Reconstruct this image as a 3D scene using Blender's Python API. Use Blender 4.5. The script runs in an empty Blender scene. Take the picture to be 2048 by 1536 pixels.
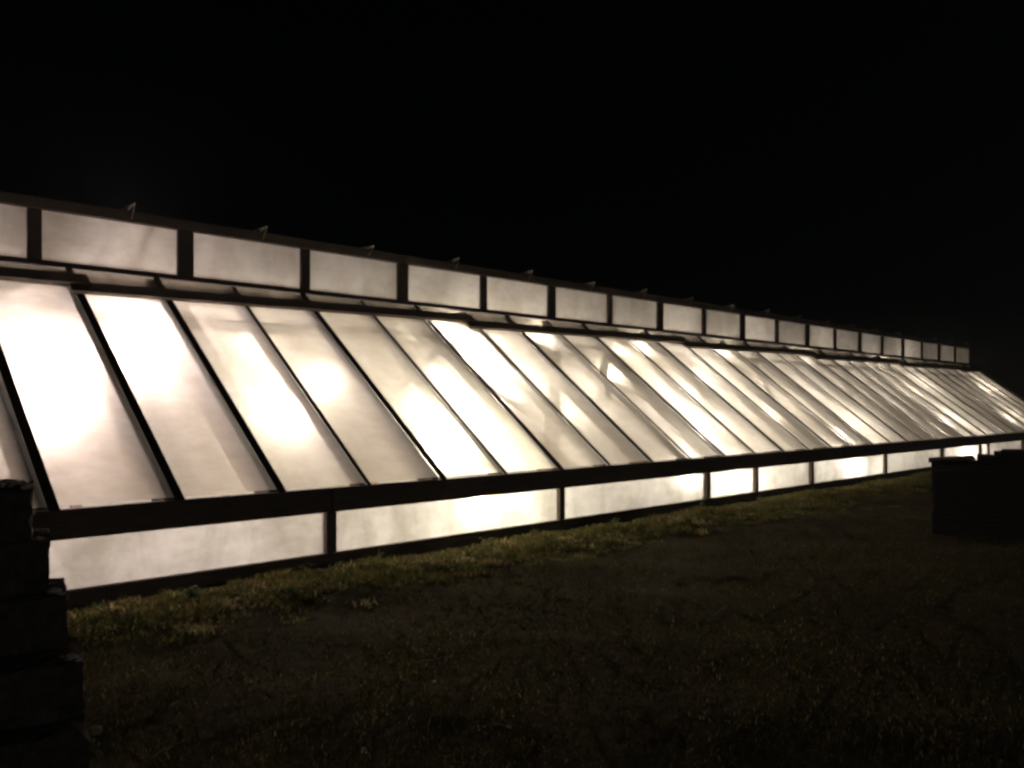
import bpy, bmesh, math, random
import numpy as np
from mathutils import Vector, Matrix

# ------------------------------------------------------------------ camera
SC = bpy.context.scene
COL = SC.collection
random.seed(7)
RNG = np.random.default_rng(7)
TH = math.atan(1676 / 1650.0)              # the long wall runs along +X; camera looks TH off it
CT, ST = math.cos(TH), math.sin(TH)
cam = bpy.data.cameras.new("camera")
cam_o = bpy.data.objects.new("camera", cam)
COL.objects.link(cam_o)
cam_o.location = (0, 0, 1.6)
cam_o.rotation_euler = (math.radians(90), 0, TH - math.radians(90))
cam.sensor_width = 36
cam.lens = 36 * 1650 / 2048
cam.shift_y = 45 / 2048
cam.clip_end = 1500
cam.clip_start = 0.05
SC.camera = cam_o

# ------------------------------------------------------------------ night sky
world = bpy.data.worlds.new("World")
SC.world = world
world.use_nodes = True
wn = world.node_tree.nodes
sky = wn.new("ShaderNodeTexSky")
sky.sky_type = 'NISHITA'
sky.sun_disc = False
sky.sun_elevation = math.radians(10)
sky.sun_rotation = math.radians(143)
world.node_tree.links.new(sky.outputs[0], wn["Background"].inputs[0])
wn["Background"].inputs[1].default_value = 0.0002
moon = bpy.data.lights.new("beam_fill_light", 'SUN')  # added fill from the right that lifts the dark beams; no moon is seen
moon.energy = 0.09
moon.angle = math.radians(0.5)
moon.color = (1.0, 0.95, 0.88)
beam_fill_o = bpy.data.objects.new("beam_fill_light", moon)
COL.objects.link(beam_fill_o)
beam_fill_o.rotation_euler = (math.radians(80), 0, math.radians(37))
SC.view_settings.view_transform = 'Standard'
SC.view_settings.look = 'None'
SC.view_settings.exposure = 0
SC.view_settings.gamma = 1
SC.view_settings.use_curve_mapping = False
SC.cycles.use_denoising = True
SC.cycles.max_bounces = 12
SC.cycles.diffuse_bounces = 7
SC.cycles.transmission_bounces = 10
SC.cycles.sample_clamp_indirect = 6
SC.cycles.caustics_refractive = True
SC.cycles.filter_width = 2.6
try:
    SC.cycles.use_light_tree = True
except Exception:
    pass
LAMP = 1080.0          # emission strength of one bulb


# ------------------------------------------------------------------ materials
def mat(name):
    m = bpy.data.materials.new(name)
    m.use_nodes = True
    nt = m.node_tree
    nt.nodes.clear()
    out = nt.nodes.new("ShaderNodeOutputMaterial")
    return m, nt, out


def node(nt, typ, **kw):
    n = nt.nodes.new(typ)
    for k, v in kw.items():
        if k.startswith("i_"):
            n.inputs[k[2:].replace("_", " ")].default_value = v
        else:
            setattr(n, k, v)
    return n


def ramp(nt, fac, stops):
    r = nt.nodes.new("ShaderNodeValToRGB")
    e = r.color_ramp.elements
    while len(e) < len(stops):
        e.new(0.5)
    for el, (p, c) in zip(e, stops):
        el.position = p
        el.color = (*c, 1)
    nt.links.new(fac, r.inputs[0])
    return r.outputs[0]


def rough_mat(name, c1, c2, scale=(1, 1, 1), nscale=6, rough=0.8, bump=0.3, bdist=0.01, coord="Object"):
    m, nt, out = mat(name)
    tc = node(nt, "ShaderNodeTexCoord")
    mp = node(nt, "ShaderNodeMapping")
    mp.inputs["Scale"].default_value = scale
    nt.links.new(tc.outputs[coord], mp.inputs[0])
    nz = node(nt, "ShaderNodeTexNoise", i_Scale=nscale, i_Detail=8.0, i_Roughness=0.65)
    nt.links.new(mp.outputs[0], nz.inputs[0])
    col = ramp(nt, nz.outputs[0], [(0.32, c1), (0.68, c2)])
    b = node(nt, "ShaderNodeBsdfPrincipled", i_Roughness=rough)
    nt.links.new(col, b.inputs["Base Color"])
    bp = node(nt, "ShaderNodeBump", i_Strength=bump, i_Distance=bdist)
    nt.links.new(nz.outputs[0], bp.inputs["Height"])
    nt.links.new(bp.outputs[0], b.inputs["Normal"])
    nt.links.new(b.outputs[0], out.inputs[0])
    return m


def sheet_mat(name, tint, trans, see, grime_scale, grime_amt, alpha=0.55, vary=0.8):
    """milky weathered fibreglass: scatters light, lets a blurred view through"""
    m, nt, out = mat(name)
    L = nt.links.new
    geo = node(nt, "ShaderNodeNewGeometry")
    oi = node(nt, "ShaderNodeObjectInfo")
    mp = node(nt, "ShaderNodeMapping")
    mp.inputs["Scale"].default_value = (1.0, 0.45, 0.45)
    L(geo.outputs["Position"], mp.inputs[0])
    n1 = node(nt, "ShaderNodeTexNoise", i_Scale=grime_scale, i_Detail=7.0, i_Roughness=0.6, i_Distortion=0.6)
    L(mp.outputs[0], n1.inputs[0])
    mp2 = node(nt, "ShaderNodeMapping")
    mp2.inputs["Scale"].default_value = (1.6, 3.2, 3.6)
    L(geo.outputs["Position"], mp2.inputs[0])
    n2 = node(nt, "ShaderNodeTexNoise", i_Scale=2.2, i_Detail=6.0, i_Roughness=0.7)
    L(mp2.outputs[0], n2.inputs[0])
    mx = node(nt, "ShaderNodeMix", data_type='FLOAT')
    mx.inputs[0].default_value = 0.35
    L(n1.outputs[0], mx.inputs[2])
    L(n2.outputs[0], mx.inputs[3])
    lo = tuple(t * (1 - grime_amt) * g for t, g in zip(tint, (1.0, 0.97, 0.9)))
    col = ramp(nt, mx.outputs[0], [(0.36, lo), (0.6, tint)])
    # each sheet aged a little differently
    hs = node(nt, "ShaderNodeHueSaturation")
    mr = node(nt, "ShaderNodeMapRange")
    mr.inputs[3].default_value = vary
    mr.inputs[4].default_value = 1.02
    L(oi.outputs["Random"], mr.inputs[0])
    L(mr.outputs[0], hs.inputs["Value"])
    L(col, hs.inputs["Color"])
    col = hs.outputs[0]
    bp = node(nt, "ShaderNodeBump", i_Strength=0.06, i_Distance=0.01)
    L(mx.outputs[0], bp.inputs["Height"])
    dif = node(nt, "ShaderNodeBsdfDiffuse")
    tr = node(nt, "ShaderNodeBsdfTranslucent")
    rf = node(nt, "ShaderNodeBsdfRefraction", i_IOR=1.12, i_Roughness=alpha)
    rf.distribution = 'BECKMANN'
    rg = node(nt, "ShaderNodeBsdfRefraction", i_IOR=1.22, i_Roughness=alpha * 0.85)
    rg.distribution = 'GGX'
    m0 = node(nt, "ShaderNodeMixShader")
    m0.inputs[0].default_value = 0.85
    L(rf.outputs[0], m0.inputs[1])
    L(rg.outputs[0], m0.inputs[2])
    for b in (dif, tr, rf, rg):
        L(col, b.inputs["Color"])
    L(bp.outputs[0], rf.inputs["Normal"])
    L(bp.outputs[0], rg.inputs["Normal"])
    m1 = node(nt, "ShaderNodeMixShader")
    m1.inputs[0].default_value = trans
    L(dif.outputs[0], m1.inputs[1])
    L(tr.outputs[0], m1.inputs[2])
    m2 = node(nt, "ShaderNodeMixShader")
    m2.inputs[0].default_value = see
    L(m1.outputs[0], m2.inputs[1])
    L(m0.outputs[0], m2.inputs[2])
    gl = node(nt, "ShaderNodeBsdfGlossy", i_Roughness=0.3)
    m3 = node(nt, "ShaderNodeMixShader")
    m3.inputs[0].default_value = 0.03
    L(m2.outputs[0], m3.inputs[1])
    L(gl.outputs[0], m3.inputs[2])
    L(m3.outputs[0], out.inputs[0])
    return m


M_ROOF = sheet_mat("roof_fibreglass", (0.94, 0.90, 0.85), 0.68, 0.42, 1.3, 0.26, 1.0)
M_WALL = sheet_mat("wall_polythene", (0.80, 0.80, 0.785), 0.7, 0.55, 2.0, 0.42, 0.9)
M_CLER = sheet_mat("clerestory_glazing", (0.93, 0.90, 0.885), 0.66, 0.5, 1.4, 0.36, 0.9, 0.6)
M_STRIP = sheet_mat("grimy_shaded_fibreglass", (0.32, 0.29, 0.25), 0.5, 0.4, 2.6, 0.5, 0.8)  # tint darkened to carry the shade under the strip, with some grime
M_BACK = sheet_mat("back_fibreglass", (0.90, 0.88, 0.82), 0.45, 0.1, 1.3, 0.2)
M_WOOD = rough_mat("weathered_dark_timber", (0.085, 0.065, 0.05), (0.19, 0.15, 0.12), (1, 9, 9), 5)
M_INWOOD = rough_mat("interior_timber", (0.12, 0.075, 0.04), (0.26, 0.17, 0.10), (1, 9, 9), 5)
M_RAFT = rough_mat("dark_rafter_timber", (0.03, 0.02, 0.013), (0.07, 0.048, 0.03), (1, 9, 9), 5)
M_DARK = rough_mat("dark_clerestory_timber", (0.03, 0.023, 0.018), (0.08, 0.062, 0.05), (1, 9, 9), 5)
M_METAL = rough_mat("galvanised_metal", (0.35, 0.33, 0.30), (0.55, 0.52, 0.48), (1, 1, 1), 30, 0.45)
M_LIT_METAL = rough_mat("lit_bracket_metal", (0.6, 0.56, 0.5), (0.85, 0.82, 0.78), (1, 1, 1), 30, 0.45)  # brighter copy of the bracket metal, with the glow on it painted in
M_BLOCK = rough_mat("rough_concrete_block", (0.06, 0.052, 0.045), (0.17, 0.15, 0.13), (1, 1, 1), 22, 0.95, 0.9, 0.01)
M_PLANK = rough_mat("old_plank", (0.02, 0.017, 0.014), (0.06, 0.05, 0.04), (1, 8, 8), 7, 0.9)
M_FLOOR = rough_mat("greenhouse_gravel", (0.35, 0.33, 0.30), (0.6, 0.56, 0.52), (1, 1, 1), 9)
M_STRAW = rough_mat("dry_straw", (0.22, 0.17, 0.09), (0.42, 0.34, 0.2), (1, 1, 1), 20)
M_STONE = rough_mat("pale_stone", (0.45, 0.4, 0.34), (0.75, 0.68, 0.6), (1, 1, 1), 20)


def ground_mat():
    m, nt, out = mat("bare_soil_and_moss")
    L = nt.links.new
    geo = node(nt, "ShaderNodeNewGeometry")
    a = node(nt, "ShaderNodeTexNoise", i_Scale=1.1, i_Detail=9.0, i_Roughness=0.7)
    b = node(nt, "ShaderNodeTexNoise", i_Scale=14.0, i_Detail=9.0, i_Roughness=0.75)
    L(geo.outputs["Position"], a.inputs[0])
    L(geo.outputs["Position"], b.inputs[0])
    ca = ramp(nt, a.outputs[0], [(0.35, (0.08, 0.055, 0.025)), (0.5, (0.11, 0.09, 0.03)), (0.65, (0.17, 0.12, 0.065))])
    cb = ramp(nt, b.outputs[0], [(0.3, (0.35, 0.35, 0.35)), (0.7, (1.5, 1.45, 1.4))])
    mu = node(nt, "ShaderNodeMix", data_type='RGBA', blend_type='MULTIPLY')
    mu.inputs[0].default_value = 1
    L(ca, mu.inputs[6])
    L(cb, mu.inputs[7])
    p = node(nt, "ShaderNodeBsdfPrincipled", i_Roughness=0.95)
    L(mu.outputs[2], p.inputs["Base Color"])
    bp = node(nt, "ShaderNodeBump", i_Strength=0.9, i_Distance=0.03)
    L(b.outputs[0], bp.inputs["Height"])
    L(bp.outputs[0], p.inputs["Normal"])
    L(p.outputs[0], out.inputs[0])
    return m


M_GROUND = ground_mat()


def leaf_mat(name):
    m, nt, out = mat(name)
    L = nt.links.new
    at = node(nt, "ShaderNodeAttribute", attribute_name="tint")
    p = node(nt, "ShaderNodeBsdfPrincipled", i_Roughness=0.55)
    tr = node(nt, "ShaderNodeBsdfTranslucent")
    L(at.outputs["Color"], p.inputs["Base Color"])
    L(at.outputs["Color"], tr.inputs["Color"])
    mx = node(nt, "ShaderNodeMixShader")
    mx.inputs[0].default_value = 0.5
    L(p.outputs[0], mx.inputs[1])
    L(tr.outputs[0], mx.inputs[2])
    L(mx.outputs[0], out.inputs[0])
    return m


M_LEAF = leaf_mat("leaf_and_blade")


def lamp_mat(name, color, k):
    m, nt, out = mat(name)
    e = node(nt, "ShaderNodeEmission", i_Strength=LAMP * k)
    e.inputs[0].default_value = (*color, 1)
    nt.links.new(e.outputs[0], out.inputs[0])
    return m


# ------------------------------------------------------------------ object helpers
def link(name, me, m, parent=None):
    o = bpy.data.objects.new(name, me)
    COL.objects.link(o)
    if m is not None and len(me.materials) == 0:
        me.materials.append(m)
    if parent is not None:
        o.parent = parent
    return o


def empty(name, loc, label, cat, group=None):
    o = bpy.data.objects.new(name, None)
    COL.objects.link(o)
    o.location = loc
    o.empty_display_size = 0.1
    tag(o, label, cat, group)
    return o


def tag(o, label=None, cat=None, group=None, kind=None):
    if label:
        o["label"] = label
    if cat:
        o["category"] = cat
    if group:
        o["group"] = group
    if kind:
        o["kind"] = kind
    return o


def bm_mesh(name, bm, bevel=0.0, smooth=False):
    if bevel > 0:
        bmesh.ops.bevel(bm, geom=list(bm.edges), offset=bevel, segments=1, affect='EDGES')
    bmesh.ops.recalc_face_normals(bm, faces=bm.faces)
    me = bpy.data.meshes.new(name)
    bm.to_mesh(me)
    bm.free()
    if smooth:
        for p in me.polygons:
            p.use_smooth = True
    return me


def add_box(bm, lo, hi, jit=0.0):
    vs = []
    for x in (lo[0], hi[0]):
        for y in (lo[1], hi[1]):
            for z in (lo[2], hi[2]):
                vs.append(bm.verts.new((x + random.uniform(-jit, jit), y + random.uniform(-jit, jit), z + random.uniform(-jit, jit))))
    for f in ((0, 1, 3, 2), (4, 6, 7, 5), (0, 4, 5, 1), (2, 3, 7, 6), (0, 2, 6, 4), (1, 5, 7, 3)):
        bm.faces.new([vs[i] for i in f])
    return vs


def box_mesh(name, lo, hi, bevel=0.006, jit=0.0):
    bm = bmesh.new()
    add_box(bm, lo, hi, jit)
    return bm_mesh(name, bm, bevel)


def bar_mesh(name, p0, p1, w, h, up=(0, 0, 1), bevel=0.004):
    """box beam from p0 to p1; h measured along up, w across"""
    p0, p1, up = Vector(p0), Vector(p1), Vector(up)
    d = (p1 - p0).normalized()
    sd = d.cross(up).normalized()
    u = sd.cross(d).normalized()
    bm = bmesh.new()
    vs = []
    for p in (p0, p1):
        for a in (-1, 1):
            for b in (-1, 1):
                vs.append(bm.verts.new(p + sd * (a * w / 2) + u * (b * h / 2)))
    for f in ((0, 1, 3, 2), (4, 6, 7, 5), (0, 4, 5, 1), (2, 3, 7, 6), (0, 2, 6, 4), (1, 5, 7, 3)):
        bm.faces.new([vs[i] for i in f])
    return bm_mesh(name, bm, bevel)


# ------------------------------------------------------------------ ground
def gh(x, y):
    """height of the ground: uneven turf with a low ragged bank along the wall"""
    h = 0.02 * np.sin(x * 1.3 + 0.7) * np.cos(y * 1.1) + 0.014 * np.sin(x * 3.7 + y * 2.9) + 0.008 * np.sin(x * 7.9 - y * 9.1)
    bank = np.exp(-((y - 6.9) / 0.5) ** 2) * (0.02 + 0.015 * np.sin(x * 1.9) + 0.012 * np.sin(x * 5.3 + 1))
    h = h * np.clip((7.1 - y) / 1.2, 0, 1) * (y < 7.1) + bank
    return h - 0.02


def axis(fine0, fine1, step, far):
    a = list(np.arange(fine0, fine1, step))
    d, v = step, fine1
    while v < far:
        a.append(v)
        d *= 1.35
        v += d
    a.append(far)
    d, v = step, fine0
    lo = []
    while v > -far:
        d *= 1.35
        v -= d
        lo.append(v)
    return np.array(sorted(lo) + a)


gx, gy = axis(-2, 36, 0.11, 150), axis(-1, 7.15, 0.09, 150)
X, Y = np.meshgrid(gx, gy, indexing="ij")
Zg = gh(X, Y)
near = (X > -3) & (X < 38) & (Y > -2) & (Y < 7.12)
Zg = np.where(near, Zg + RNG.normal(0, 0.006, X.shape), np.where(Y > 7.1, -0.03, Zg))
nx, ny = X.shape
idx = np.arange(nx * ny).reshape(nx, ny)
q = np.stack([idx[:-1, :-1], idx[1:, :-1], idx[1:, 1:], idx[:-1, 1:]], -1).reshape(-1, 4)
gme = bpy.data.meshes.new("ground")
gme.from_pydata(np.stack([X, Y, Zg], -1).reshape(-1, 3).tolist(), [], q.tolist())
for p in gme.polygons:
    p.use_smooth = True
ground = link("ground", gme, M_GROUND)
tag(ground, kind="structure")


# ------------------------------------------------------------------ greenhouse
YE, ZE = 7.18, 0.79                     # eave
YC = 10.26                              # clerestory wall
SL = 0.775                              # roof slope (rise over run)
def zr(y):
    return ZE + (y - YE) * SL
ZC = zr(YC)
YJ = 9.93                               # line of the lapped capping boards
RS0, RDS = 1.985, 0.995                 # rafters
KS = list(range(-8, 34))
S0, S1 = RS0 + RDS * KS[0], RS0 + RDS * KS[-1]
PS0, PDS = 2.65, 1.692                  # clerestory posts
NV = Vector((0, -SL, 1)).normalized()   # roof normal
DV = Vector((0, 1, SL)).normalized()    # up the slope
XV = Vector((1, 0, 0))

G = empty("greenhouse", ((S0 + S1) / 2, 10.5, 0),
          "long low greenhouse glowing from inside, sloping translucent roof under a row of clerestory windows", "greenhouse")
G_INV = Vector(G.location)


def gpart(name, me, m, off=(0, 0, 0), parent=None, rot=None):
    o = link(name, me, m, parent or G)
    o.location = Vector(off) - G_INV if parent is None else Vector(off)
    if rot:
        o.rotation_euler = rot
    return o


# foundation board, eave beam
def long_runs(name, lo, hi, m, joints, bevel=0.008):
    for a, b in zip(joints[:-1], joints[1:]):
        me = box_mesh(name, (a + 0.002, lo[0], lo[1]), (b - 0.002, hi[0], hi[1]), bevel)
        gpart(name, me, m)


JT = [S0, 1.1, 7.96, 15.06, 22.24, 29.51, S1]
long_runs("sill_board", (YE - 0.035, -0.12), (YE + 0.02, 0.135), M_WOOD, JT)
JE = [S0, 4.5, 10.4, 16.4, 22.4, 28.4, S1]
long_runs("eave_beam", (YE - 0.05, 0.545), (YE + 0.045, 0.785), M_WOOD, JE)

# low wall: posts and sheets between them
PX = [S0 + 0.06, -2.4, 1.0, 4.51, 7.96, 11.44, 12.97, 15.06, 18.62, 22.24, 25.28, 26.0, 29.51, S1 - 0.06]
PW = [.1, .1, .1, .115, .10, .10, .085, .10, .105, .12, .07, .07, .12, .1]
wp = {}
for x, w in zip(PX, PW):
    if w not in wp:
        wp[w] = box_mesh("wall_post", (-w / 2, YE - 0.03, 0.137), (w / 2, YE + 0.075, 0.543), 0.005)
    gpart("wall_post", wp[w], M_WOOD, (x, 0, 0))


def sheet_mesh(name, p0, du, dv, nu, nv, amp, normal, seed):
    """thin sheet from p0 spanned by du, dv with slight buckling between its fixings"""
    rs = np.random.RandomState(seed)
    ph = rs.uniform(0, 6.28, 6)
    vs, fs = [], []
    for i in range(nu + 1):
        for j in range(nv + 1):
            u, v = i / nu, j / nv
            e = math.sin(math.pi * u)
            a = amp * e * (0.5 * math.sin(5 * v + ph[0]) + 0.5 * math.sin(11 * v + ph[1] + 3 * u) + 0.35 * math.sin(23 * v + ph[2]))
            vs.append(tuple(Vector(p0) + Vector(du) * u + Vector(dv) * v + Vector(normal) * a))
    for i in range(nu):
        for j in range(nv):
            a = i * (nv + 1) + j
            fs.append((a, a + nv + 1, a + nv + 2, a + 1))
    me = bpy.data.meshes.new(name)
    me.from_pydata(vs, [], fs)
    for p in me.polygons:
        p.use_smooth = True
    return me


for i, (a, b) in enumerate(zip(PX[:-1], PX[1:])):
    me = sheet_mesh("wall_sheet", (a, YE + 0.03, 0.10), (b - a, 0, 0), (0, 0, 0.47), 14, 6, 0.006, (0, 1, 0), 40 + i)
    gpart("wall_sheet", me, M_WALL)

# roof: rafters, battens, sheets
y0, y1 = YE + 0.02, YJ
P = lambda y, n=0.0: Vector((0, y, zr(y))) + NV * n
rafter_thick = bar_mesh("rafter", P(YE + 0.02, -0.12), P(YC - 0.03, -0.12), 0.12, 0.19, NV)
rafter_thin = bar_mesh("rafter", P(YE + 0.02, -0.085), P(YC - 0.03, -0.085), 0.09, 0.12, NV)
bat_thick = bar_mesh("batten", P(YE - 0.02, 0.008), P(YJ - 0.02, 0.008), 0.085, 0.012, NV)
bat_thin = bar_mesh("batten", P(YE - 0.02, 0.007), P(YJ - 0.02, 0.007), 0.055, 0.010, NV)
up_thick = bar_mesh("upper_batten", P(YJ + 0.06, 0.008), P(YC - 0.02, 0.016), 0.07, 0.03, NV)
up_thin = bar_mesh("upper_batten", P(YJ + 0.06, 0.007), P(YC - 0.02, 0.007), 0.055, 0.010, NV)
slope = P(y1) - P(y0)
sheets = [sheet_mesh("roof_sheet", P(y0), XV * RDS, slope, 8, 16, 0.0008, NV, 5 + k) for k in range(6)]
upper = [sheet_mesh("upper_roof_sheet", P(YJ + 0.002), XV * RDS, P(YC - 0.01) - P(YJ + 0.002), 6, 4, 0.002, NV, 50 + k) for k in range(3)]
for n, k in enumerate(KS):
    s = RS0 + RDS * k + random.uniform(-0.012, 0.012)
    thick = k % 2 == 0 or k < 2
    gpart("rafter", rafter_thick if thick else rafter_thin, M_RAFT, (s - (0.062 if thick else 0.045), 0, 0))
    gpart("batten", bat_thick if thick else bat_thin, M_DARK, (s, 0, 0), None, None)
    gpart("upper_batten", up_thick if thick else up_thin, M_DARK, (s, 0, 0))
    if k < KS[-1]:
        gpart("roof_sheet", sheets[(n * 5 + 1) % 6], M_ROOF, (RS0 + RDS * k, 0, 0))
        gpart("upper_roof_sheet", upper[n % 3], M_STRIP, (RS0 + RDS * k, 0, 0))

# lapped capping boards along the roof: each starts low and ends high
caps = [S0, -2.9, 3.10, 8.88, 14.94, 20.94, 26.9, 32.6, S1 + 0.25]
for a, b in zip(caps[:-1], caps[1:]):
    A = P(YJ - 0.075, 0.058) + XV * (a - 0.22)
    B = P(YJ + 0.025, 0.058) + XV * b
    gpart("capping_board", bar_mesh("capping_board", A + NV * 0.0, B + NV * 0.03, 0.20, 0.045, NV, 0.004), M_WOOD)

# clerestory: sill rail, posts, panes, fascia, roof
ZT = 3.80
JC = [S0, 2.65, 7.73, 12.8, 17.9, 22.95, 28.03, S1]
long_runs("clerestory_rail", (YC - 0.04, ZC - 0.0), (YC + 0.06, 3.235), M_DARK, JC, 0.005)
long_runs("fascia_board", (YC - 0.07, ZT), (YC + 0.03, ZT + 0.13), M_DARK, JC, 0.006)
cpw = {}
cxs = [PS0 + PDS * k for k in range(-5, 20)]
for k, x in zip(range(-5, 20), cxs):
    w = 0.2 if k % 2 else 0.14
    if k == 19:
        w = 0.1
    if w not in cpw:
        cpw[w] = box_mesh("clerestory_post", (-w / 2, YC - 0.03, 3.237), (w / 2, YC + 0.05, ZT - 0.002), 0.005)
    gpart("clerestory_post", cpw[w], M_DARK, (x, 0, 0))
    if ("in", w) not in cpw:
        cpw[("in", w)] = box_mesh("inner_stud", (-0.03, YC + 0.055, 3.237), (0.03, YC + 0.15, ZT - 0.002), 0.004)
    gpart("inner_stud", cpw[("in", w)], M_INWOOD, (x, 0, 0))
pane = sheet_mesh("clerestory_pane", (0, YC + 0.012, 3.23), (PDS, 0, 0), (0, 0, ZT - 3.225), 8, 4, 0.003, (0, 1, 0), 3)
for a in cxs[:-1]:
    gpart("clerestory_pane", pane, M_CLER, (a, 0, 0))
# stay rods of the vents, seen faintly through the panes, and the brackets that stick out over the fascia
rod = bar_mesh("stay_rod", (-0.12, YC + 0.09, 3.24), (0.02, YC + 0.12, ZT + 0.02), 0.008, 0.008, (0, 1, 0), 0)
rod2 = bar_mesh("stay_rod", (0.42, YC + 0.09, 3.24), (0.05, YC + 0.12, ZT + 0.02), 0.008, 0.008, (0, 1, 0), 0)


def bracket(v):
    bm = bmesh.new()
    T = Vector((0.19 + v * .01, YC - 0.16, 3.995 - v * 0.012))
    for a, b, w in (((0.07, YC + 0.10, 3.94), T, 0.014), ((0.09, YC + 0.06, 3.88), T, 0.014),
                    (T, (0.17, YC - 0.075, 3.83), 0.006), ((0.07, YC + 0.10, 3.94), (0.09, YC + 0.06, 3.88), 0.012)):
        a, b = Vector(a), Vector(b)
        d = (b - a).normalized()
        sd = d.cross(Vector((1, 0, 0.3))).normalized()
        u = sd.cross(d)
        vs = [bm.verts.new(p + sd * (i * w / 2) + u * (j * w / 2)) for p in (a, b) for i in (-1, 1) for j in (-1, 1)]
        for f in ((0, 1, 3, 2), (4, 6, 7, 5), (0, 4, 5, 1), (2, 3, 7, 6), (0, 2, 6, 4), (1, 5, 7, 3)):
            bm.faces.new([vs[i] for i in f])
    return bm_mesh("vent_bracket", bm)


brs = [bracket(0), bracket(2), bracket(-1)]
for n, a in enumerate(cxs[:-1]):
    gpart("stay_rod", rod, M_METAL, (a + PDS * 0.5, 0, 0))
    gpart("stay_rod", rod2, M_METAL, (a + PDS * 0.5, 0, 0))
    gpart("vent_bracket", brs[n % 3], M_LIT_METAL if n < 6 else M_METAL, (a + PDS * 0.5, 0, 0))

# back half of the house
YB, ZB = 14.6, 0.8
back_dir = Vector((0, YB - (YC + 0.1), ZB - (ZT + 0.12)))
bn = Vector((0, -back_dir.z, back_dir.y)).normalized()
bsheet = sheet_mesh("back_roof_sheet", (0, YC + 0.1, ZT + 0.12), XV * RDS, back_dir, 2, 2, 0.0, bn, 3)
braf = bar_mesh("back_rafter", Vector((0, YC + 0.12, ZT + 0.04)), Vector((0, YB, ZB - 0.08)), 0.06, 0.12, bn)
for k in KS:
    s = RS0 + RDS * k
    if k < KS[-1]:
        gpart("back_roof_sheet", bsheet, M_BACK, (s, 0, 0))
    gpart("back_rafter", braf, M_INWOOD, (s, 0, 0))
gpart("ridge_board", box_mesh("ridge_board", (S0, YC + 0.035, ZT + 0.02), (S1, YC + 0.10, ZT + 0.15)), M_WOOD)
gpart("back_wall", box_mesh("back_wall", (S0, YB, -0.1), (S1, YB + 0.06, ZB)), M_INWOOD)
# gable ends: a sheet with timber edging
for s, nm in ((S0, "gable_end"), (S1, "gable_end")):
    prof = [(YE + 0.05, -0.05), (YB, -0.05), (YB, ZB - 0.01), (YC + 0.08, ZT + 0.1), (YC + 0.02, ZT - 0.01), (YC + 0.02, ZC), (YE + 0.05, ZE + 0.02)]
    me = bpy.data.meshes.new(nm)
    n = len(prof)
    vs = [(s - 0.012, y, z) for y, z in prof] + [(s + 0.012, y, z) for y, z in prof]
    me.from_pydata(vs, [], [tuple(range(n)), tuple(range(2 * n - 1, n - 1, -1))] + [(i, i + n, (i + 1) % n + n, (i + 1) % n) for i in range(n)])
    gpart(nm, me, M_INWOOD)
gpart("verge_board", bar_mesh("verge_board", P(YE - 0.03, 0.01) + XV * (S1 + 0.05), P(YC, 0.01) + XV * (S1 + 0.05), 0.04, 0.12, NV), M_WOOD)

# inside: floor, posts, purlins, braces
gpart("gravel_floor", box_mesh("gravel_floor", (S0 + .05, YE + 0.09, -0.06), (S1 - .05, YB - 0.05, 0.03), 0), M_FLOOR)
for y, d, w in ((9.72, -0.29, 0.14),):
    gpart("purlin", bar_mesh("purlin", P(y, d) + XV * (S0 + .1), P(y, d) + XV * (S1 - .1), 0.09, w, NV), M_INWOOD)
for a, b in ((S0 + .1, 7.85), (8.75, 13.3), (13.8, 14.0), (14.5, 18.5), (19.4, 20.0), (20.5, 24.0), (24.5, 28.0), (28.8, 31.0), (31.5, S1 - .1)):
    gpart("shade_plank", box_mesh("shade_plank", (a, 9.98, 2.86), (b, 10.45, 2.89)), M_INWOOD)  # added unseen plank that shades the upper strip; gaps let lamp glow through
post = box_mesh("inner_post", (-0.05, 9.90, 0.03), (0.05, 9.99, 2.6), 0.005)
for k in range(-7, 34, 4):
    gpart("inner_post", post, M_INWOOD, (RS0 + RDS * k, 0, 0))
BR = [((8.8, 9.98), (6.0, 8.29)), ((7.4, 9.98), (8.6, 8.4)), ((12.6, 9.98), (10.6, 8.5)), ((10.3, 9.98), (12.0, 8.6)),
      ((3.0, 9.98), (1.1, 8.4)), ((17.9, 9.98), (16.0, 8.3)), ((16.0, 9.98), (17.4, 8.6)), ((23.8, 9.98), (22, 8.3))]
for (xa, ya), (xb, yb) in BR:
    gpart("brace", bar_mesh("brace", P(ya, -0.245) + XV * xa, P(yb, -0.245) + XV * xb, 0.10, 0.03, NV), M_INWOOD)

# ------------------------------------------------------------------ lamps inside
PINK = (1.0, 0.84, 0.79)
WARM = (1.0, 0.87, 0.68)
GREENISH = (1.0, 0.92, 0.70)
WHITE = (1.0, 0.90, 0.75)
bulb_cache = {}


def unproject(x, y, Yw):
    Z = 1650 * Yw / (CT * (2700 - x))
    return ((Z - Yw * ST) / CT, Yw, 1.6 + (813 - y) * Z / 1650)


def roof_under(y):
    if y < YC:
        return zr(y) - 0.02
    return ZT + 0.12 - (y - YC - 0.1) * (ZT + 0.12 - ZB) / (YB - YC - 0.1) - 0.02


cap_me = None


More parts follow.
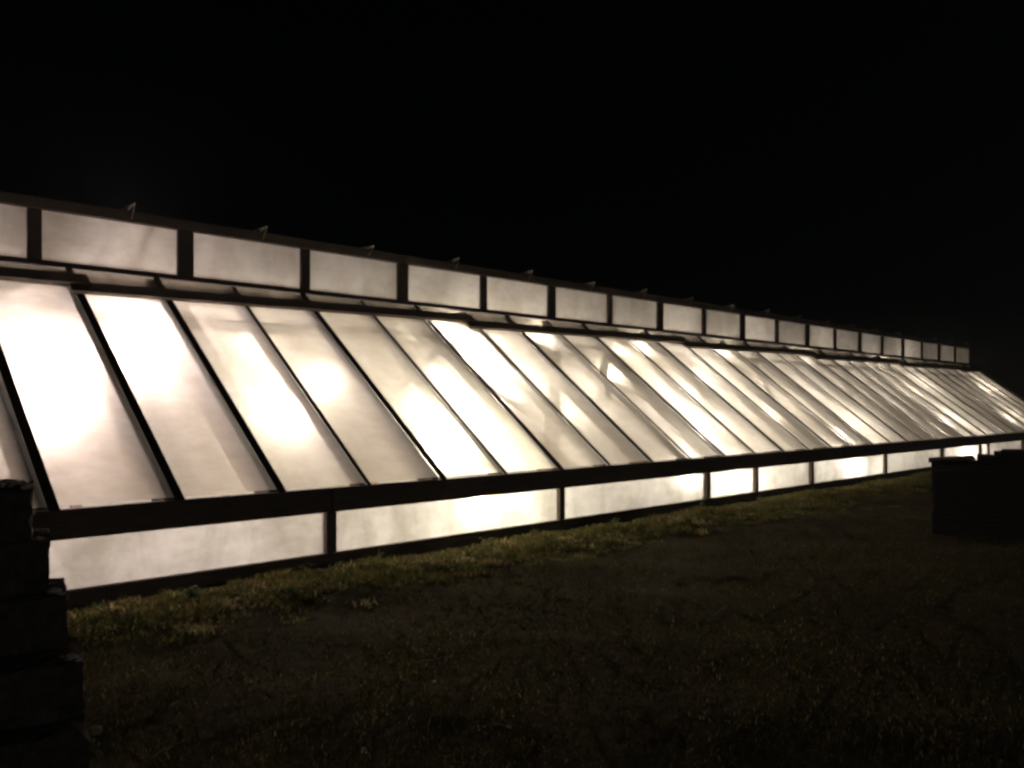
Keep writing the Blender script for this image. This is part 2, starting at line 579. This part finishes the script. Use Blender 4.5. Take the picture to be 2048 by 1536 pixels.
def lamp(pos, color, k, label, group, r=0.055):
    global cap_me
    x, y, z = pos
    o = empty("hanging_lamp", pos, label, "lamp", group)
    key = (color, k, r)
    if key not in bulb_cache:
        bm = bmesh.new()
        bmesh.ops.create_icosphere(bm, subdivisions=2, radius=r)
        for v in bm.verts:
            if v.co.z > 0:
                v.co.z *= 1.25
                v.co.x *= 1 - 0.35 * v.co.z / r * 0.8
                v.co.y *= 1 - 0.35 * v.co.z / r * 0.8
        bulb_cache[key] = bm_mesh("bulb", bm, 0, True)
        bulb_cache[key].materials.append(lamp_mat("lamp_glow", color, k))
    link("bulb", bulb_cache[key], None, o)
    if cap_me is None:
        bm = bmesh.new()
        bmesh.ops.create_cone(bm, cap_ends=True, segments=10, radius1=0.028, radius2=0.018, depth=0.07,
                              matrix=Matrix.Translation((0, 0, 0.10)))
        cap_me = bm_mesh("lamp_socket", bm, 0, True)
    link("lamp_socket", cap_me, M_METAL, o)
    top = max(0.05, roof_under(y) - z)
    bm = bmesh.new()
    bmesh.ops.create_cone(bm, cap_ends=True, segments=5, radius1=0.004, radius2=0.004, depth=max(0.02, top - 0.13),
                          matrix=Matrix.Translation((0, 0, 0.13 + max(0.02, top - 0.13) / 2)))
    link("cord", bm_mesh("cord", bm), M_METAL, o)
    return o


def behind_roof(x, y, depth, n=1.15):
    """where a lamp hangs, depth metres under the roof skin, to glow through it at the point seen in direction x, y"""
    d = Vector((CT + (x - 1024) / 1650 * ST, ST - (x - 1024) / 1650 * CT, (813 - y) / 1650)).normalized()
    o = Vector((0, 0, 1.6))
    p0 = P(YE)
    t = (p0 - o).dot(NV) / d.dot(NV)
    hit = o + d * t
    c1 = -d.dot(NV)
    r = d / n + NV * (c1 / n - math.sqrt(max(0.01, 1 - (1 - c1 * c1) / n ** 2)))
    return tuple(hit + r * (depth / -r.dot(NV)))


LAMPS = [
    # seen at x, y; depth under the roof; colour, strength, description
    (118, 750, 0.55, PINK, 1.35, "brightest glowing lamp behind the leftmost roof sheets"),
    (275, 700, 0.60, PINK, 0.9, "large lamp glow behind the second full roof sheet from the left"),
    (590, 812, 0.62, WHITE, 0.28, "soft glow behind the middle of the fourth roof sheet"),
    (655, 742, 0.70, WHITE, 0.22, "weak lamp glow high in the fifth roof sheet"),
    (895, 882, 0.42, GREENISH, 1.5, "strong low lamp flaring just above the eave beam"),
    (935, 715, 0.60, WHITE, 1.0, "lamp glow crossed by the shadow of a diagonal brace"),
    (1010, 775, 0.60, WHITE, 0.5, "lamp glow right of the brace shadow and below the capping board"),
    (1232, 730, 0.7, WARM, 0.5, "lamp glow high on the roof left of the middle board joint"),
    (1402, 752, 0.7, WHITE, 0.65, "round lamp glow high on the roof, right of the middle board joint"),
    (1405, 860, 0.6, WHITE, 0.6, "low lamp glow above the short wall pane in the middle"),
    (1555, 815, 0.7, WARM, 0.2, "faint lamp glow midway between the two strong low lamps"),
    (1700, 850, 0.6, WHITE, 0.6, "low lamp spot third from the right end of the roof"),
    (1835, 770, 0.6, WHITE, 0.6, "upper lamp spot second from the right end of the roof"),
    (1890, 838, 0.6, WHITE, 0.6, "low lamp spot left of the right edge above the dark pile"),
    (1970, 775, 0.6, WHITE, 0.6, "topmost lamp spot nearest the far end of the roof"),
    (2020, 832, 0.6, WHITE, 0.6, "low lamp spot touching the right edge of the photograph"),
]
for x, y, dp, c, k, lab in LAMPS:
    lamp(behind_roof(x, y, dp), c, k * 0.8, lab, "lamps hanging inside the greenhouse")
WLAMPS = [  # the floor level ones are added to brighten the wall foot and grass
    (262, 482, 10.9, PINK, 0.2, "lamp glowing behind the leftmost full clerestory window"),
    (955, 1003, 7.9, GREENISH, 0.5, "added floor level fill lamp flaring behind the second lit wall pane"),
    (1365, 952, 7.95, WHITE, 0.3, "added floor level fill lamp at the right end of the third wall pane"),
    (1462, 957, 7.95, WHITE, 0.38, "added floor level fill lamp behind the shortest wall pane"),
    (1690, 932, 7.95, WHITE, 0.38, "added floor level fill lamp behind the sixth wall pane"),
    (1915, 905, 7.95, WHITE, 0.38, "added floor level fill lamp behind the wall just above the plank pile"),
]
for x, y, yw, c, k, lab in WLAMPS:
    lamp(unproject(x, y, yw), c, k, lab, "lamps hanging inside the greenhouse")
ORD = ["second", "third", "fifth", "sixth", "eighth", "tenth", "twelfth", "fifteenth", "nineteenth"]
for xp, k, w in zip((240, 500, 890, 1060, 1265, 1430, 1585, 1745, 1895), (1.0, 0.35, 1.2, 0.8, 1.0, 0.8, 0.8, 0.9, 0.9), ORD):
    lamp(unproject(xp, 600, 11.3)[:2] + (2.35 if xp < 600 else 2.8,), PINK if xp < 400 else WHITE, k * 0.6,
         "lamp lighting the foot of the %s clerestory window from the left" % w, "lamps hanging inside the greenhouse")
for xw in np.arange(-4.0, 34, 3.6):  # added row, out of view, fills and evens the glow of the sheets
    lamp((float(xw), 12.6, 1.25), PINK if xw < 5 else WHITE, 1.1, "added fill lamp in an unseen back row behind the glowing greenhouse roof",
         "added fill lamps of the hidden back row in the greenhouse")
for xw in (-1.8,):
    lamp((xw, 10.6, 2.0), PINK, 1.5, "lamp inside the greenhouse beyond the left edge of the photograph", "lamps beyond the left edge")

# ------------------------------------------------------------------ camera-side helper for free-standing things
def cw(Xc, Zc, z=0.0):
    return Vector((Zc * CT + Xc * ST, Zc * ST - Xc * CT, z))


# stepped stack of concrete blocks at the left edge
def block_mesh(w, d, h):
    bm = bmesh.new()
    add_box(bm, (-w, 0, 0), (0, d, h))
    bmesh.ops.subdivide_edges(bm, edges=list(bm.edges), cuts=4, use_grid_fill=True)
    for v in bm.verts:
        c = Vector((v.co.x + w / 2, v.co.y - d / 2, v.co.z - h / 2))
        ex = abs(c.x) / (w / 2) + abs(c.y) / (d / 2) + abs(c.z) / (h / 2)
        k = 0.0015 + (0.003 if ex > 1.9 else 0)
        v.co += Vector((random.gauss(0, k), random.gauss(0, k), random.gauss(0, k)))
    return bm_mesh("block", bm, 0, False)


yaw = TH - math.radians(90)
BW = empty("block_stack", cw(-1.9, 3.1), "dark stepped stack of rough concrete blocks with dirt on top at the left edge", "block stack")
BW.rotation_euler.z = yaw + math.radians(30)
courses = [(62, 982, 3.02), (98, 1083, 3.02), (134, 1192, 2.98), (166, 1325, 2.84), (176, 1462, 2.74), (182, 1600, 2.70), (186, 1740, 2.66)]
prev = None
inv = Matrix.Rotation(-yaw - math.radians(30), 3, 'Z')
BX = Vector((math.cos(yaw + math.radians(30)), math.sin(yaw + math.radians(30)), 0))
BY = Vector((-BX.y, BX.x, 0))
for i, (xr, yt, Zc) in enumerate(courses):
    zt = 1.6 - (yt - 813) * Zc / 1650
    h = 0.187 if i < 6 else zt + 0.08
    Xr = (xr - 1024) * Zc / 1650
    corner = cw(Xr, Zc, zt - h)
    for row in range(2):
        x = 0.0
        for j in range(2):
            w = 0.39
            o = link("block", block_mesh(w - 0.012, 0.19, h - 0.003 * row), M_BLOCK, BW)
            o.location = inv @ (corner - BX * x + BY * (0.2 * row) - BW.location)
            o.rotation_euler.z = random.uniform(-0.02, 0.02) if row == 0 else 0
            x += w + (0.0 if i % 2 else 0.004)


def crumb(px_, py_, Zc, r):
    bm = bmesh.new()
    bmesh.ops.create_icosphere(bm, subdivisions=2, radius=r)
    for v in bm.verts:
        v.co = Vector((v.co.x * 1.5, v.co.y * 1.2, v.co.z * 0.7)) + Vector([random.gauss(0, r * .13) for _ in range(3)])
    o = link("mortar_crumb", bm_mesh("mortar_crumb", bm), M_STONE, BW)
    o.location = inv @ (cw((px_ - 1024) * Zc / 1650, Zc, 1.6 - (py_ - 813) * Zc / 1650) - BW.location)


for a in ((78, 1079, 3.06, .016), (68, 1081, 3.08, .010), (105, 1184, 3.03, .022), (118, 1190, 3.0, .014), (140, 1316, 2.88, .02), (152, 1321, 2.87, .014),
          (8, 972, 3.1, .03), (30, 975, 3.1, .024), (50, 974, 3.08, .018), (-15, 968, 3.12, .03), (18, 968, 3.16, .03), (60, 1028, 3.09, .012)):
    crumb(*a)
bm = bmesh.new()
for i in range(70):
    a = random.uniform(0, 6.28)
    leaf_bm_at = Vector((random.uniform(-0.5, 0.0), random.uniform(0.02, 0.3), 0.0))
    d = Vector((math.cos(a), math.sin(a), random.uniform(-0.1, 0.7))) * random.uniform(0.02, 0.05)
    w = Vector((-d.y, d.x, 0.004)) * 0.4
    q = [bm.verts.new(leaf_bm_at + v) for v in (Vector((0, 0, 0.005)), d * 0.5 + w, d, d * 0.5 - w)]
    bm.faces.new(q)
me = bpy.data.meshes.new("leaf_litter")
bm.to_mesh(me)
bm.free()
o = link("leaf_litter", me, M_STRAW, BW)
o["kind"] = "stuff"
o.location = inv @ (cw((62 - 1024) * 3.02 / 1650, 3.02, 1.6 - (982 - 813) * 3.02 / 1650 + 0.004) - BW.location)

# pile of planks at the right edge
PZ, PX0 = 10.5, (1862 - 1024) * 10.5 / 1650
PYAW = yaw - math.radians(27)
PL = empty("plank_pile", cw(PX0, PZ), "dark pile of planks with a stepped top against the far right of the lit wall", "plank pile")
PL.rotation_euler.z = PYAW


def plank(x0, x1, j, z0, z1, tilt=0.0):
    me = box_mesh("plank", (0, 0, 0), (x1 - x0, 0.2, z1 - z0 - 0.005), 0.003, 0.003)
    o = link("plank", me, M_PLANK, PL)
    o.location = (x0, j * 0.21, z0)
    o.rotation_euler = (0, -tilt, random.uniform(-0.006, 0.006))


zt = -0.03
for i in range(14):
    th = 0.0655
    for j in range(4):
        plank(0.02 + random.uniform(-0.02, 0.02), 2.6 + random.uniform(-.1, .2), j, zt, zt + th)
    zt += th
for j in range(4):
    plank(-0.03, 0.50, j, zt, zt + 0.022, 0.085)
    plank(0.52 + 0.01 * j, 2.5, j, zt, zt + 0.085)
    plank(0.71 + 0.01 * j, 2.6, j, zt + 0.085, zt + 0.13)
    plank(0.77 + 0.02 * j, 2.4, j, zt + 0.13, zt + 0.16)


# ------------------------------------------------------------------ vegetation
def blades_object(name, px, py, h, w, col, bend, lab=None, kind="stuff", m=M_LEAF):
    n = len(px)
    ang = RNG.uniform(0, 2 * np.pi, n)
    dx, dy = np.cos(ang), np.sin(ang)
    la = RNG.uniform(0, 2 * np.pi, n)
    lx, ly = np.cos(la) * bend, np.sin(la) * bend
    z0 = gh(px, py) - 0.004
    v = np.zeros((n, 5, 3))
    for k, (t, ww, bb) in enumerate(((0, -1, 0), (0, 1, 0), (0.55, -0.8, 0.3), (0.55, 0.8, 0.3), (1, 0, 1))):
        v[:, k, 0] = px + dx * w * ww + lx * h * bb
        v[:, k, 1] = py + dy * w * ww + ly * h * bb
        v[:, k, 2] = z0 + h * t * (1 - 0.35 * bend * (t == 1))
    f = np.array([[0, 1, 3], [0, 3, 2], [2, 3, 4]])
    faces = (np.arange(n)[:, None, None] * 5 + f[None]).reshape(-1, 3)
    me = bpy.data.meshes.new(name)
    me.vertices.add(n * 5)
    me.vertices.foreach_set("co", v.reshape(-1))
    me.loops.add(len(faces) * 3)
    me.loops.foreach_set("vertex_index", faces.reshape(-1))
    me.polygons.add(len(faces))
    me.polygons.foreach_set("loop_start", np.arange(len(faces)) * 3)
    me.update()
    me.validate()
    ca = me.color_attributes.new("tint", 'FLOAT_COLOR', 'POINT')
    c = np.ones((n, 5, 4))
    c[:, :, :3] = col[:, None, :]
    ca.data.foreach_set("color", c.reshape(-1))
    o = link(name, me, m)
    tag(o, lab, None, None, kind)
    return o


def palette(n, p=(0.45, 0.3, 0.17, 0.08)):
    base = np.array([(0.095, 0.12, 0.035), (0.20, 0.165, 0.065), (0.25, 0.165, 0.08), (0.5, 0.44, 0.3)])
    k = RNG.choice(4, n, p=p)
    return base[k] * RNG.uniform(0.55, 1.35, (n, 1))


# short turf over the whole visible plot, patchy
n = 330000
u = RNG.uniform(0, 1, n)
Zc = 2.8 + 19 * u ** 1.5
Xc = RNG.uniform(-0.75, 0.75, n) * Zc
px, py = Zc * CT + Xc * ST, Zc * ST - Xc * CT
patch = np.sin(px * 1.7 + 1.2 * np.sin(py * 2.1)) + np.sin(py * 2.3 + 1.5 * np.sin(px * 1.3)) + RNG.normal(0, 0.7, n)
ok = (py < 7.08) & (py > -2.5) & (patch > -1.7)
px, py = px[ok], py[ok]
n = len(px)
hh = RNG.gamma(3, 0.006, n) + 0.008
blades_object("grass", px, py, hh, 0.0022 + 0.0018 * RNG.uniform(0, 1, n), (1.0 + 0.35 * np.sin(px * 2.1 + np.sin(py * 3.3)) * np.sin(py * 1.7))[:, None] * palette(n) * np.array([1.05, 1.0, 0.8]), RNG.uniform(0.2, 1.1, n),
              "short patchy grass on the dark plot in front of the greenhouse")
# broader-leaved weeds and moss tufts on the bank by the wall, in clumps
nc = 3000
cx = RNG.uniform(-0.5, 34, nc)
cy = 6.98 - np.abs(RNG.normal(0, 0.5, nc))
ch = RNG.gamma(3, 0.013, nc) + 0.02
per = 46
px = (cx[:, None] + RNG.normal(0, 0.055, (nc, per))).ravel()
py = np.minimum((cy[:, None] + RNG.normal(0, 0.055, (nc, per))).ravel(), 7.10)
hh = (ch[:, None] * RNG.uniform(0.35, 1.1, (nc, per))).ravel()
cc = palette(nc, (0.5, 0.28, 0.14, 0.08))
col = 2.6 * (0.45 * np.repeat(cc, per, 0) + 0.55 * palette(nc * per, (0.42, 0.36, 0.18, 0.04))) * RNG.uniform(0.7, 1.5, (nc * per, 1))  # weed colour raised to carry the light spilling from the wall
blades_object("weed_cover", px, py, hh, RNG.uniform(0.004, 0.012, nc * per), col, RNG.uniform(0.2, 1.3, nc * per),
              "ragged weeds and moss growing along the foot of the lit wall")


def leaf_bm(bm, base, direction, length, width, droop):
    d = Vector(direction).normalized()
    sd = d.cross(Vector((0, 0, 1)))
    sd = sd.normalized() if sd.length > 1e-3 else Vector((1, 0, 0))
    rows = []
    for t, w in ((0, 0.12), (0.3, 0.85), (0.65, 1.0), (0.88, 0.6)):
        c = Vector(base) + d * (length * t) - Vector((0, 0, 1)) * (droop * length * t * t)
        rows.append((bm.verts.new(c - sd * width * w / 2 + Vector((0, 0, .1 * width))), bm.verts.new(c), bm.verts.new(c + sd * width * w / 2 + Vector((0, 0, .1 * width)))))
    tip = bm.verts.new(Vector(base) + d * length - Vector((0, 0, 1)) * (droop * length))
    for a, b in zip(rows[:-1], rows[1:]):
        bm.faces.new((a[0], a[1], b[1], b[0]))
        bm.faces.new((a[1], a[2], b[2], b[1]))
    bm.faces.new((rows[-1][0], rows[-1][1], tip))
    bm.faces.new((rows[-1][1], rows[-1][2], tip))


def tint_mesh(me, c):
    ca = me.color_attributes.new("tint", 'FLOAT_COLOR', 'POINT')
    for d in ca.data:
        d.color = (*c, 1)


def weed(x, y, height, spread, leaves, label, c, ll=0.06):
    z = float(gh(np.array(x), np.array(y)))
    o = empty("weed_plant", (x, y, z), label, "weed", "weeds along the greenhouse wall")
    for s in range(max(2, leaves // 7)):
        a = random.uniform(0, 6.28)
        r = spread * random.uniform(0.2, 0.8)
        top = Vector((math.cos(a) * r, math.sin(a) * r, height * random.uniform(0.6, 1.0)))
        me = bar_mesh("stem", (0, 0, -0.01), top, 0.004, 0.004, (0.3, 1, 0.1), 0)
        tint_mesh(me, (c[0] * 1.2, c[1], c[2]))
        link("stem", me, M_LEAF, o)
        for k in range(7):
            t = random.uniform(0.3, 1.0)
            b = top * t
            aa = random.uniform(0, 6.28)
            bm = bmesh.new()
            leaf_bm(bm, (0, 0, 0), (math.cos(aa), math.sin(aa), random.uniform(0.0, 0.9)), ll * 1.15 * random.uniform(0.6, 1.2), ll * 0.5, random.uniform(0, 0.5))
            me = bm_mesh("leaf", bm, 0, True)
            g = random.uniform(0.7, 1.35)
            tint_mesh(me, tuple(q * g for q in c))
            link("leaf", me, M_LEAF, o).location = b
    return o


GRN = (0.10, 0.20, 0.05)
OLV = (0.42, 0.45, 0.18)
BRN = (0.3, 0.2, 0.1)
weed(2.90, 6.72, 0.15, 0.14, 42, "leafiest green weed at the left end of the lit wall", GRN, 0.07)
weed(2.25, 6.55, 0.08, 0.12, 28, "low brown weed beside the left concrete blocks", BRN, 0.05)
weed(4.05, 6.85, 0.13, 0.08, 21, "small weed left of the nearest wall post", OLV, 0.05)
weed(4.95, 6.92, 0.13, 0.06, 14, "thin yellow green sprig right of the nearest wall post", (0.22, 0.22, 0.05), 0.045)
weed(6.35, 6.85, 0.13, 0.12, 35, "brightest clump of weeds under the strong low lamp", OLV, 0.055)
weed(7.15, 6.9, 0.13, 0.12, 35, "pale weed clump between the strong lamp and second wall post", (0.2, 0.19, 0.07), 0.05)
weed(8.7, 6.85, 0.13, 0.12, 28, "green weed clump just right of the second wall post", OLV, 0.055)
weed(11.0, 6.98, 0.26, 0.12, 21, "tallest weed, dark against the wall pane at the third post", GRN, 0.07)
weed(12.6, 6.9, 0.16, 0.12, 28, "weed clump under the short wall pane", OLV, 0.055)

# dry grass tufts, fallen twigs, stones on the plot
def twig(p, ang, length, label, r=0.004):
    bm = bmesh.new()
    prev = None
    n = 6
    for i in range(n + 1):
        t = i / n
        c = Vector(((t - 0.5) * length, 0.03 * length * math.sin(4 * t), 0.004 * math.sin(9 * t)))
        ring = [bm.verts.new(c + Vector((0, math.cos(a) * r * (1.2 - t), math.sin(a) * r * (1.2 - t)))) for a in (0, 1.57, 3.14, 4.71)]
        if prev:
            for k in range(4):
                bm.faces.new((prev[k], prev[(k + 1) % 4], ring[(k + 1) % 4], ring[k]))
        else:
            bm.faces.new(ring)
        prev = ring
    bm.faces.new(prev[::-1])
    o = link("twig", bm_mesh("twig", bm, 0, True), M_STRAW)
    o.location = (p.x, p.y, float(gh(np.array(p.x), np.array(p.y))) + 0.03)
    o.rotation_euler = (0, 0.05, ang)
    tag(o, label, "twig")


def ground_at(x, y):
    Z = 1650 * 1.6 / (y - 813)
    return cw((x - 1024) * Z / 1650, Z)


twig(ground_at(868, 1322), yaw + 0.75, 0.26, "pale fallen twig lying on the dark plot below the wall", 0.005)
twig(ground_at(350, 1490), yaw + 1.3, 0.30, "thin straw near the lower left corner of the plot", 0.003)
twig(ground_at(1250, 1270), yaw + 0.4, 0.2, "short pale straw in the middle of the dark plot", 0.003)


def tuft(p, label, n=160, spread=0.13, h=0.05):
    bm = bmesh.new()
    for i in range(n):
        b = Vector((random.gauss(0, spread * 0.6), random.gauss(0, spread * .3), 0))
        a = random.uniform(0, 6.28)
        t = b + Vector((math.cos(a), math.sin(a), random.uniform(0.1, 0.9))) * h * random.uniform(0.5, 1.4)
        w = Vector((math.sin(a), -math.cos(a), 0)) * 0.0025
        bm.faces.new([bm.verts.new(b - w), bm.verts.new(b + w), bm.verts.new(t)])
    me = bpy.data.meshes.new("dry_grass_tuft")
    bm.to_mesh(me)
    bm.free()
    o = link("dry_grass_tuft", me, M_STRAW)
    o.location = (p.x, p.y, float(gh(np.array(p.x), np.array(p.y))))
    o.rotation_euler.z = yaw
    tag(o, label, "grass tuft", None, "stuff")


tuft(ground_at(920, 1432), "largest pale dry grass tuft on the dark plot", 260, 0.16, 0.05)
tuft(ground_at(1010, 1455), "small dry tuft just right of the largest one", 60, 0.05, 0.03)
tuft(ground_at(415, 1462), "small dry tuft near the lower left corner", 60, 0.04, 0.03)


def stone(p, r, label, m=None):
    bm = bmesh.new()
    bmesh.ops.create_icosphere(bm, subdivisions=2, radius=r)
    for v in bm.verts:
        v.co = Vector((v.co.x * 1.4, v.co.y, v.co.z * 0.6)) + Vector((random.gauss(0, r * .08), random.gauss(0, r * .08), random.gauss(0, r * .06)))
    o = link("stone", bm_mesh("stone", bm), m or M_STONE)
    o.location = (p.x, p.y, float(gh(np.array(p.x), np.array(p.y))) + r * 0.3)
    o.rotation_euler.z = random.uniform(0, 3)
    tag(o, label, "stone")


stone(ground_at(190, 1455), 0.035, "brownish stone in the lower left corner beside the blocks", M_STRAW)
stone(ground_at(868, 1362), 0.012, "tiny pale pebble below the fallen twig")
stone(ground_at(1018, 1458), 0.012, "tiny pale pebble right of the dry tuft")

# ------------------------------------------------------------------ added haze standing in for lens veil
HAZE = True
if HAZE:
    m, nt, out = mat("veil_haze")
    pv = node(nt, "ShaderNodeVolumePrincipled")
    pv.inputs["Color"].default_value = (0.85, 0.85, 0.87, 1)
    pv.inputs["Density"].default_value = 0.012
    pv.inputs["Anisotropy"].default_value = 0.6
    nt.links.new(pv.outputs[0], out.inputs["Volume"])
    bm = bmesh.new()
    add_box(bm, (-152, -152, -1.2), (152, 152, 5.2))
    hz = link("haze", bm_mesh("haze", bm), m)
    tag(hz, "thin added haze, standing in for lens veil, glowing faintly round the lit greenhouse", None, None, "stuff")
